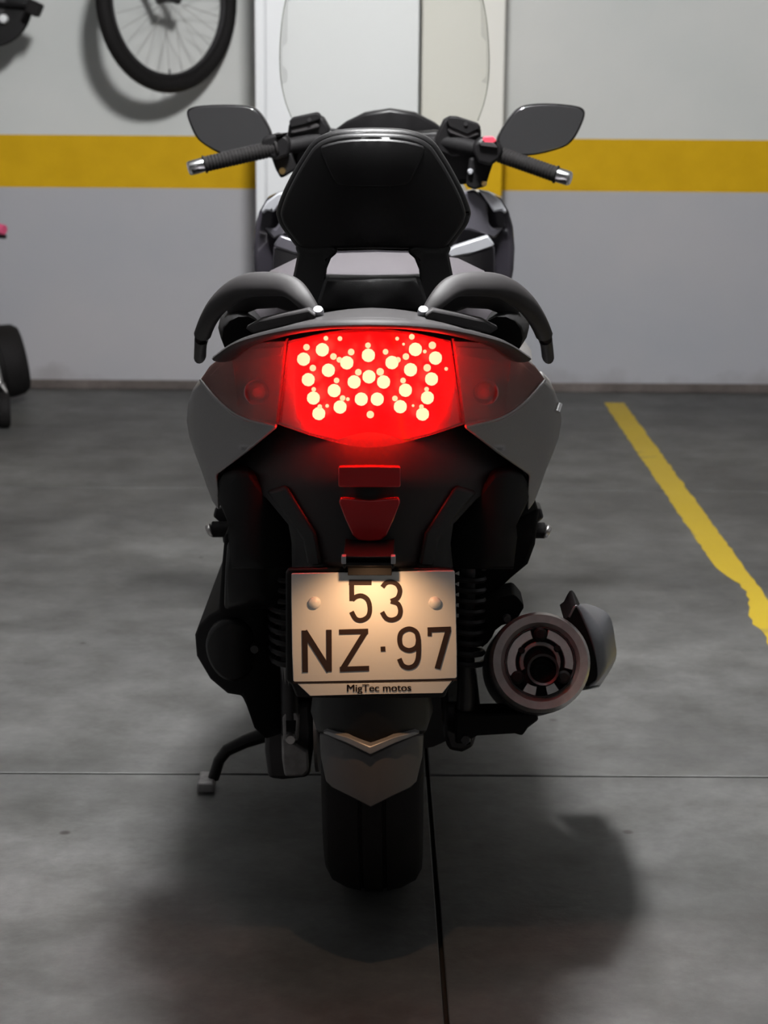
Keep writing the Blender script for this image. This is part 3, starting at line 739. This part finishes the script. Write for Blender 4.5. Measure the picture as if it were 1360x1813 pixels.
for a in (90, 214, -33): 
    lathe('cap_bolt', [(0, -.004), (.006, -.004), (.0095, -.001), (.0095, .014), (0, .014)], mp(49 * math.cos(R(a)), -49 * math.sin(R(a)), 0), ax, M['blkm'], mf, 18)
for a in (38, 148): lathe('cap_bolt', [(0, .003), (.004, .003), (.005, .006), (.005, .014), (0, .014)], mp(39 * math.cos(R(a)), -39 * math.sin(R(a)), 0), ax, M['blkm'], mf, 14)
lathe('outlet_pipe', [(.019, .03), (.019, -.008), (.0225, -.010), (.0225, .03)], mp(4, 14, 0), ax, M['dsteel'], mf, 30, closed=True)
lathe('outlet_core', [(0, .012), (.012, .010), (.0185, .002), (.0185, .02), (0, .02)], mp(3, 18, 0), ax, M['blkm'], mf, 24)
# heat shield on the outer side: an edge facing back, then a skin flaring outwards and running forward
hs0 = spline([(1006, 1092), (1021, 1071), (1040, 1108), (1053, 1145), (1060, 1182), (1058, 1204), (1044, 1216)], 4)
hs1 = spline([(1024, 1075), (1036, 1068), (1060, 1078), (1080, 1094), (1090, 1130), (1089, 1166), (1058, 1213)], 4)
hs1 = spline([(1012, 1088), (1030, 1069), (1062, 1077), (1081, 1094), (1089, 1132), (1090, 1168), (1064, 1212)], 4)
bm = bmesh.new(); g = []
rowsh = [[Fp(x, y, 2.64) for x, y in hs0], [Fp((x + X) / 2, (y + Y) / 2, 2.70) for (x, y), (X, Y) in zip(hs0, hs1)], [Fp(x, y, 2.76) for x, y in hs1]]
for k, (dx, dz, dy) in enumerate(((0, .004, .10), (-.012, .008, .22), (-.04, .014, .32))):
    rowsh.append([p_ + Vector((dx + .085 * dy, dy, -.33 * dy - dz)) for p_ in rowsh[2]])
g = [[bm.verts.new(p_) for p_ in r_] for r_ in rowsh]
for a, b in zip(g, g[1:]):
    for i in range(len(a) - 1): bm.faces.new((a[i], a[i + 1], b[i + 1], b[i]))
o = obj('heat_shield', bm, M['shield'], mf); o['label'] = 'grey curved heat shield'
sm = o.modifiers.new('thick', 'SOLIDIFY'); sm.thickness = .003
panel('shield_liner', list(hs0) + [(1020, 1210), (1036, 1170), (1028, 1130), (1010, 1105), (998, 1098)], lambda x, y: 2.642, .08, M['blkm'], mf, Fp, 12, bevel=.001)
mb = panel('silencer_bracket', [(806, 1262), (850, 1264), (948, 1262), (955, 1275), (935, 1290), (925, 1304), (912, 1300), (845, 1304), (820, 1318), (806, 1318)], lambda x, y: 2.68, .05, M['blkm'], sc, Fp, 16, bevel=.004)
panel('upper_mount', chaikin([(845, 1062), (885, 1058), (903, 1054), (912, 1053), (922, 1064), (929, 1074), (922, 1085), (914, 1100), (880, 1110), (868, 1135), (850, 1150), (835, 1110)], 1), lambda x, y: 2.70, .07, M['blkm'], mf, Fp, 14, bevel=.005)
lathe('mount_bolt', [(0, -.006), (.005, -.006), (.006, 0), (.006, .02), (0, .02)], Fp(898, 1095, 2.695), (0, 1, 0), M['steel'], mf, 10)
panel('subframe_brace', [(860, 950), (955, 900), (948, 965), (935, 1000), (905, 1025), (872, 1056), (830, 1060), (825, 1000)], lambda x, y: 2.74, .25, M['blkm'], sc, Fp, 18, bevel=.008)

# --- floor tunnel, front fairing
skin('floor_tunnel', [section(3.4 - Y0, .20, .22, .52, 4), section(3.6 - Y0, .24, .22, .40, 4), section(3.9 - Y0, .25, .22, .40, 4), section(4.02 - Y0, .22, .24, .46, 4)], M['blkm'], sc)
skin('front_cowl', [section(4.00 - Y0, .20, .34, .96, 3), section(4.12 - Y0, .245, .36, 1.02, 3), section(4.30 - Y0, .235, .52, 1.04, 2.6), section(4.50 - Y0, .17, .62, .98, 2.4), section(4.66 - Y0, .09, .68, .86, 2.2)], M['gloss'], sc)
CF = 680
for s in (1, -1):
    S = lambda pts: [(CF + s * a, b) for a, b in pts]
    wg = panel('leg_shield', S([(150, 338), (188, 343), (208, 352), (222, 376), (229, 402), (232, 440), (230, 478), (224, 510), (218, 560), (205, 640), (120, 640), (120, 420)]), lambda x, y: 3.93 + .05 * (abs(x - CF) - 120) / 110 * -1 + .06, .10, M['gloss'], sc, Fp, 20, bevel=.012, seg=3)
    panel('shield_highlight', S([(168, 337), (186, 341), (208, 357), (218, 374), (214, 380), (208, 373), (194, 376), (186, 362)]), lambda x, y: 3.915, .05, M['silver'], wg, Fp, 12, bevel=.004)  # highlight on the shield's top edge, put in as silver colour
    panel('inner_panel', S([(118, 345), (160, 336), (182, 356), (186, 395), (192, 404), (214, 402), (196, 424), (178, 416), (150, 408), (112, 408)]), lambda x, y: 3.90 + .0004 * (abs(x - CF) - 110), .04, M['lilac'], wg, Fp, 14, bevel=.005)
    panel('knee_highlight', S([(110, 446), (125, 436), (184, 417), (196, 434), (150, 450), (118, 456)]), lambda x, y: 3.87, .03, M['silver'] if s > 0 else M['lilac'], wg, Fp, 14, bevel=.003)  # highlight on the inner panel put in as colour, silver right, lilac left
    panel('glove_lid', S([(100, 452), (150, 450), (196, 436), (198, 520), (110, 540)]), lambda x, y: 3.90, .04, M['gloss'], wg, Fp, 18, bevel=.004)
ds = panel('dash_hood', [(585, 262), (590, 232), (612, 216), (645, 200), (690, 193), (735, 200), (770, 218), (800, 240), (800, 262)], lambda x, y: 4.06 + .05 * ((x - 688) / 100) ** 2, .10, M['blk'], sc, Fp, 14, bevel=.006)
skin('front_mudguard', [section(4.02 - Y0, .075, .38, .45, 2.6), section(4.15 - Y0, .085, .52, .60, 2.6), section(4.32 - Y0, .085, .59, .63, 2.6), section(4.48 - Y0, .075, .52, .58, 2.6)], M['gloss'], sc)
for s in (1, -1): sweep('fork_leg', [(s * .085, 4.32 - Y0, .29), (s * .085, 4.25 - Y0, .52), (s * .085, 4.2 - Y0, .68)], .022, M['alloy'], sc, 14)

# windscreen
scr = spline([(516, 208), (504, 175), (496, 125), (497, 60), (506, 0), (528, -70), (575, -112), (640, -128), (680, -130), (720, -128), (785, -112), (832, -70), (855, 0), (864, 60), (866, 125), (859, 175), (846, 214)], 4)
Ysc = lambda x, y: 4.26 - .20 * (235 - y) / 360 - .11 * ((x - CF) / 185) ** 2
ws = panel('windscreen', list(scr) + [(820, 238), (760, 258), (680, 266), (600, 258), (540, 236)], Ysc, .0035, M['screen'], sc, Fp, 10, bevel=0, angle=50)
ws['label'] = 'clear tall windscreen'
edge = [Fp(x, y, Ysc(x, y)) for x, y in scr]
sweep('screen_edge', edge, .0012, clear('screen_rim', (.72, .73, .70), .3, .0), ws, 6)

# --- handlebar, controls and mirrors
hb = sweep('handlebar', [Fp(500, 262, 3.95), Fp(560, 250, 3.98), Fp(670, 258, 4.0), Fp(790, 252, 3.96), Fp(855, 266, 3.92)], [.016, .018, .02, .018, .016], M['blkm'], sc, 14)
panel('bar_cover', [(515, 300), (520, 245), (560, 225), (600, 232), (680, 238), (770, 232), (820, 235), (850, 262), (862, 300), (845, 325), (780, 330), (580, 330), (525, 318)], lambda x, y: 3.97, .10, M['blk'], hb, Fp, 24, bevel=.012)
def rib_tube(name, a, b, r, parent, n=22):
    pts, rr = [], []
    for i in range(n * 2 + 1):
        t = i / (n * 2); pts.append(a.lerp(b, t)); rr.append(r * (1.05 if i % 2 else .96))
    return sweep(name, pts, rr, M['rubber'], parent, 16)
for (ax_, ay, aY), (bx, by, bY), (ex, ey, eY), s in (((490, 262, 3.93), (362, 291, 3.90), (333, 299, 3.893), -1), ((868, 268, 3.90), (985, 309, 3.845), (1011, 317, 3.835), 1)):
    a, b, e = Fp(ax_, ay, aY), Fp(bx, by, bY), Fp(ex, ey, eY)
    r0 = .0155
    gp = rib_tube('grip', a, b, r0, hb)
    sweep('bar_end', [b.lerp(e, -.02), b.lerp(e, .1), b.lerp(e, .85), e], [.0135, .0145, .0145, .0125], M['chrome'], hb, 18, bevel=.002)
    sweep('grip_flange', [a.lerp(b, .0), a.lerp(b, .03)], .021, M['rubber'], hb, 18)
    sweep('bar_end_flange', [b.lerp(e, -.06), b.lerp(e, .02)], .018, M['rubber'], hb, 18)
# switch housings and reservoirs
for pts, Yd, nm in (([(462, 262), (464, 244), (476, 240), (490, 236), (506, 240), (514, 250), (512, 275), (490, 284), (470, 276)], 3.915, 'switch_housing'),
                ([(838, 268), (840, 252), (852, 244), (872, 246), (888, 256), (892, 266), (886, 282), (868, 294), (846, 288)], 3.87, 'switch_housing')):
    panel(nm, pts, lambda x, y: Yd + .0, .06, M['blk'], hb, Fp, 14, bevel=.006)
panel('switch_housing_lower', [(480, 278), (515, 270), (525, 300), (506, 312), (497, 316), (488, 300)], lambda x, y: 3.93, .05, M['blkm'], hb, Fp, 14, bevel=.004)
panel('switch_housing_lower', [(832, 280), (878, 276), (868, 305), (860, 330), (840, 336), (826, 330)], lambda x, y: 3.90, .05, M['blkm'], hb, Fp, 14, bevel=.004)
lathe('brass_fitting', [(0, -.004), (.006, -.004), (.007, 0), (.007, .01), (0, .01)], Fp(500, 303, 3.925), (0, 1, 0), M['gold'], hb, 16)
lathe('brass_fitting', [(0, -.004), (.005, -.004), (.006, 0), (.006, .01), (0, .01)], Fp(857, 325, 3.895), (0, 1, 0), M['gold'], hb, 16)
lathe('chrome_fitting', [(0, -.004), (.004, -.004), (.006, 0), (.006, .01), (0, .01)], Fp(833, 304, 3.895), (0, 1, 0), M['silver'], hb, 16)
for pts, lid, Yd in (([(508, 248), (511, 222), (520, 208), (556, 203), (572, 207), (586, 232), (560, 262), (520, 270)], [(512, 214), (518, 208), (560, 199), (566, 203), (568, 212), (540, 222), (514, 228)], 3.97),
                 ([(772, 268), (770, 245), (786, 212), (796, 206), (830, 214), (852, 226), (852, 248), (846, 270), (800, 280)], [(790, 214), (796, 206), (810, 207), (848, 219), (852, 227), (828, 238), (794, 224)], 3.945)):
    rv = panel('fluid_reservoir', pts, lambda x, y: Yd, .06, M['blk'], hb, Fp, 14, bevel=.006)
    cx, cy = sum(p[0] for p in lid) / len(lid), sum(p[1] for p in lid) / len(lid)
    panel('reservoir_lid', lid, lambda x, y: Yd - .012, .06, M['blkm'], hb, Fp, 14, bevel=.003)
    panel('reservoir_face', [(cx + (x - cx) * .92, cy + 14 + (y - cy) * .75) for x, y in lid], lambda x, y: Yd - .008, .03, M['greyd'], hb, Fp, 14, bevel=.003)
    lathe('lid_screw', [(0, -.003), (.004, -.003), (.004, .004), (0, .004)], Fp(cx + 8, cy, Yd - .012), (0, 1, 0), M['dsteel'], hb, 10)
panel('kill_switch', [(854, 248), (858, 242), (874, 242), (880, 250), (874, 254), (858, 253)], lambda x, y: 3.865, .02, M['paper'], hb, Fp, 10, bevel=.002)['label'] = 'red stop switch'
panel('switch_cap', [(848, 252), (874, 252), (882, 262), (850, 258)], lambda x, y: 3.862, .02, M['greyd'], hb, Fp, 10, bevel=.002)
# levers reaching forward of the grips
for a, m_, e in (((486, 268, 4.0), (440, 272, 4.02), (370, 285, 3.99)), ((872, 278, 3.97), (920, 290, 3.99), (980, 306, 3.94))):
    sweep('brake_lever', [Fp(*p) for p in spline([a, m_, e], 5)], (.005, .007), M['dsteel'], hb, 10)
mir = [[(329, 199), (335, 191), (352, 187), (400, 185), (440, 187), (456, 194), (472, 216), (484, 244), (470, 258), (430, 268), (402, 275), (390, 273), (362, 257), (348, 245), (338, 225)],
       [(1037, 204), (1034, 192), (1020, 187), (980, 183), (940, 184), (918, 190), (902, 208), (884, 236), (878, 252), (890, 268), (915, 275), (946, 276), (998, 262), (1012, 252), (1024, 235)]]
for o_, s in zip(mir, (-1, 1)):
    cx, cy = sum(p[0] for p in o_) / len(o_), sum(p[1] for p in o_) / len(o_)
    YQ = lambda x, y: 3.99 + .0 * x
    mo = panel('mirror', chaikin(o_, 2), lambda x, y: 3.99 + .00012 * s * (x - cx) , .030, M['blk'], sc, Fp, 16, bevel=.008, seg=3)
    g_ = panel('mirror_glass', chaikin([(cx + (x - cx) * .95, cy + (y - cy) * .93) for x, y in o_], 2), lambda x, y: 3.986 + .00012 * s * (x - cx), .006, M['mirror'], mo, Fp, 30, bevel=.001)
    g_['label'] = 'dark grey reflecting mirror glass'
    bx = 470 if s < 0 else 892
    sweep('mirror_stem', [Fp(cx + (bx - cx) * .6, cy + 22, 4.015), Fp(bx, 258, 4.01), Fp(bx - s * 12, 272, 3.97)], [.009, .008, .009], M['blk'], mo, 12)

# ------------------------------------------------------------------ bicycle hanging on the wall
random.seed(11)
M['bframe'] = mat('bicycle_frame_paint', (.02, .02, .022), .3, .2)
def arc_wheel(parent, c, axis, Rw, tr, name='wheel_tyre', spokes=28):
    """bicycle wheel: tyre, rim, hub, spokes and valve"""
    axis = Vector(axis).normalized(); c = Vector(c)
    u = axis.cross(Vector((0, 0, 1))).normalized(); v = u.cross(axis).normalized()
    ring = lambda r, n=56: [c + (u * math.cos(k * 2 * math.pi / n) + v * math.sin(k * 2 * math.pi / n)) * r for k in range(n)]
    ty = sweep(name, ring(Rw - tr), tr, M['rubber'], parent, 12, up=axis, closed=True)
    sweep('rim', ring(Rw - 2 * tr - .004), (.009, .011), M['dsteel'], ty, 8, up=axis, closed=True)
    sweep('hub', [c - axis * .05, c - axis * .02, c + axis * .02, c + axis * .05], [.02, .014, .014, .02], M['dsteel'], ty, 12)
    bm = bmesh.new()
    for k in range(spokes):
        a = k * 2 * math.pi / spokes; sd = 1 if k % 2 else -1
        p = c + axis * .03 * sd + (u * math.cos(a + .25 * sd) + v * math.sin(a + .25 * sd)) * .02
        e = c + (u * math.cos(a) + v * math.sin(a)) * (Rw - 2 * tr - .004)
        sweep('', [p, e], .0009, None, None, 4, bm=bm)
    so = obj('spokes', bm, M['steel'], ty); so['kind'] = 'stuff'
    b = c - v * (Rw - 2 * tr + .006)
    sweep('valve', [b, b + v * .035], .003, M['dsteel'], ty, 6)
    return ty
fw = W(298, -2, 7.16); crank = W(-14, 6, 7.16)
Rw, tr = .333, .0285
bk = empty('bicycle', (crank.x, Y_WALL, crank.z - .35))
tag(bk, 'black bicycle hung flat on the wall above the yellow band', 'bicycle')
bo = Vector(bk.location)
fwl, crl = fw - bo, crank - bo
st_ = R(48)
arc_wheel(bk, fwl, (-math.sin(st_), math.cos(st_), .0), Rw, tr, 'front_wheel')
rw = crl + Vector((-.43, .02, .01))
arc_wheel(bk, rw, (0, 1, 0), Rw, tr, 'rear_wheel')
head0, head1 = fwl + Vector((-.19, .03, .40)), fwl + Vector((-.235, .03, .53))
seatt = crl + Vector((-.14, .0, .44))
fr = sweep('frame_down_tube', [crl, head0], .02, M['bframe'], bk, 12)
sweep('top_tube', [seatt, head1], .017, M['bframe'], fr, 12)
sweep('seat_tube', [crl, seatt + Vector((-.03, 0, .1))], .016, M['bframe'], fr, 12)
sweep('head_tube', [head0 - Vector((-.02, 0, .05)), head1 + Vector((-.01, 0, .04))], .021, M['bframe'], fr, 12)
ha = Vector((-math.sin(st_), math.cos(st_), 0))
for sd in (-1, 1):
    sweep('chain_stay', [crl + Vector((0, sd * .03, 0)), rw + Vector((0, sd * .06, 0))], .009, M['bframe'], fr, 8)
    sweep('seat_stay', [seatt + Vector((0, sd * .02, -.02)), rw + Vector((0, sd * .06, 0))], .008, M['bframe'], fr, 8)
    crown = head0 + Vector((.02, 0, -.06))
    sweep('fork_blade', [crown, crown + ha * sd * .055 + Vector((.01, 0, -.03)), fwl + ha * sd * .055], .011, M['bframe'], bk, 10)
sweep('handlebar', [head1 + Vector((.0, 0, .09)) + Vector((math.cos(st_ + 1.57), math.sin(st_ + 1.57), 0)) * t for t in (-.18, -.09, 0, .09, .14)], .011, M['dsteel'], bk, 10)
sweep('stem', [head1, head1 + Vector((.0, 0, .09))], .014, M['dsteel'], bk, 10)
skin('saddle', [[(p[1] * 1 + seatt.x - .06, seatt.y + p[0], seatt.z + .13 + p[2]) for p in section(yv, hw, 0, .04, 2.5, 16)] for yv, hw in ((-.13, .05), (-.08, .07), (0, .045), (.1, .02), (.14, .014))], M['pad'], bk)
# chainset: ring, guard, crank arms and pedals
cs = lathe('chain_guard', [(.060, -.058), (.112, -.062), (.150, -.060), (.155, -.054), (.150, -.048), (.060, -.050)], crl, (0, 1, 0), M['blk'], bk, 48, closed=True)
lathe('chain_ring', [(.0, -.056), (.030, -.056), (.068, -.052), (.068, -.047), (0, -.047)], crl, (0, 1, 0), M['dsteel'], cs, 40)
o = lathe('crank_bolt_glint', [(0, -.092), (.010, -.091), (.015, -.086), (.016, -.05), (0, -.05)], W(13, 34, 7.16) - bo, (0, 1, 0), M['white'], cs, 20)  # crank bolt, its bright highlight put in as white colour
sweep('crank_arm', [crl + Vector((0, -.075, 0)), crl + Vector((.12, -.085, -.01)), crl + Vector((.165, -.085, -.015))], [(.016, .008), (.012, .007), (.014, .008)], M['blk'], cs, 10)
sweep('crank_arm', [crl + Vector((0, .07, 0)), crl + Vector((-.165, .08, .015))], [(.016, .008), (.013, .007)], M['blk'], cs, 10)
pdl = W(61, 15, 7.04) - bo
box('pedal', pdl + Vector((-.022, -.05, -.024)), pdl + Vector((.024, .035, .024)), M['rubber'], bk, .006, rot=Matrix.Rotation(R(25), 3, 'Y'))
# wall hooks carrying it
for t, hl in ((.25, 'dark steel wall hook under the saddle end of the hanging bicycle'), (.8, 'dark steel wall hook under the handlebar end of the hanging bicycle')):
    p = (seatt.lerp(head1, t)) + bo
    hk = empty('wall_hook', (p.x, Y_WALL, p.z))
    sweep('hook_arm', [Vector((0, -.0, -.03)), Vector((0, p.y - Y_WALL - .0, -.03)), Vector((0, p.y - Y_WALL - .035, -.015)), Vector((0, p.y - Y_WALL - .04, .02))], .007, M['dsteel'], hk, 8)
    box('hook_plate', (-.03, -.006, -.08), (.03, 0, .04), M['dsteel'], hk, .002)
    tag(hk, hl, 'hook', 'hooks under the hanging bicycle')

# ------------------------------------------------------------------ child's kick scooter and a fat tyre at the left
fp = floorP(7, 757)
ks = empty('kick_scooter', (fp.x, fp.y, 0))
tag(ks, "child's kick scooter with a pink handlebar grip parked by the wall", 'kick scooter')
def small_wheel(c, ax_, r, hw, parent):
    w_ = lathe('wheel', [(r * .55, -hw), (r * .9, -hw), (r, -hw * .5), (r, hw * .5), (r * .9, hw), (r * .55, hw)], c, ax_, M['rubber'], parent, 36, closed=True)
    lathe('wheel_hub', [(0, -hw * .8), (r * .5, -hw * .8), (r * .57, -hw * .6), (r * .57, hw * .6), (r * .5, hw * .8), (0, hw * .8)], c, ax_, M['dsteel'], w_, 24)
rk = .062
small_wheel(Vector((0, 0, rk)), (1, .25, 0), rk, .022, ks)
small_wheel(Vector((-.52, .10, rk)), (1, .25, 0), rk, .02, ks)
ge = W(9, 408, fp.y + .05) - Vector(ks.location)
top = ge + Vector((-.17, .10, .035))
k2 = sweep('steering_column', [Vector((-.015, .02, .15)), top], .014, M['steel'], ks, 12)
for sd in (-1, 1):
    d = Vector((.35, 1, 0)).normalized() * sd
    sweep('fork_blade', [Vector((-.012, .016, .15)) + d * .018, d * .032 + Vector((-.005, .0, .12)), d * .032 + Vector((0, 0, rk))], (.006, .009), M['steel'], k2, 8)
g0 = top.lerp(ge, .30)
gr_ = sweep('grip', [g0, g0.lerp(ge, .5), g0.lerp(ge, .97)], [.017, .0165, .018], M['pink'], ks, 14, bevel=.002); gr_['label'] = 'pink rubber grip'
sweep('grip_end', [g0.lerp(ge, .80) + Vector((0, -.012, -.024)), ge + Vector((.002, -.012, -.020))], .008, M['blk'], gr_, 12)
sweep('cross_bar', [g0, top, top + (top - ge) * .35], .011, M['steel'], ks, 10)
gl2 = sweep('grip', [top + (top - ge) * .3, top + (top - ge)], .0165, M['pink'], ks, 14); gl2['label'] = 'pink rubber grip'
box('deck', Vector((-.46, .0, .065)), Vector((-.08, .11, .085)), M['dsteel'], ks, .008, rot=Matrix.Rotation(R(-10), 3, 'Z'))

ty = empty('loose_tyre', (W(-6, 655, 7.06).x, 7.06, 0))
tag(ty, 'fat black rubber tyre tilted up near the wall behind the kick scooter', 'tyre')
hw, r = .10, .135
pf = [(r * .55, -hw * .8), (r * .72, -hw), (r * .86, -hw), (r * .97, -hw * .8), (r, -hw * .45), (r, -.012), (r - .008, -.010), (r - .008, .010), (r, .012), (r, hw * .45), (r * .97, hw * .8), (r * .86, hw), (r * .72, hw), (r * .55, hw * .8)]
lathe('tread', pf, (0, 0, .151), (1, .35, .17), M['rubber'], ty, 48, closed=True)
lathe('wheel_disc', [(0, -hw * .3), (r * .3, -hw * .35), (r * .56, -hw * .78), (r * .56, hw * .78), (r * .3, hw * .35), (0, hw * .3)], (0, 0, .151), (1, .35, .17), M['dsteel'], ty, 36)
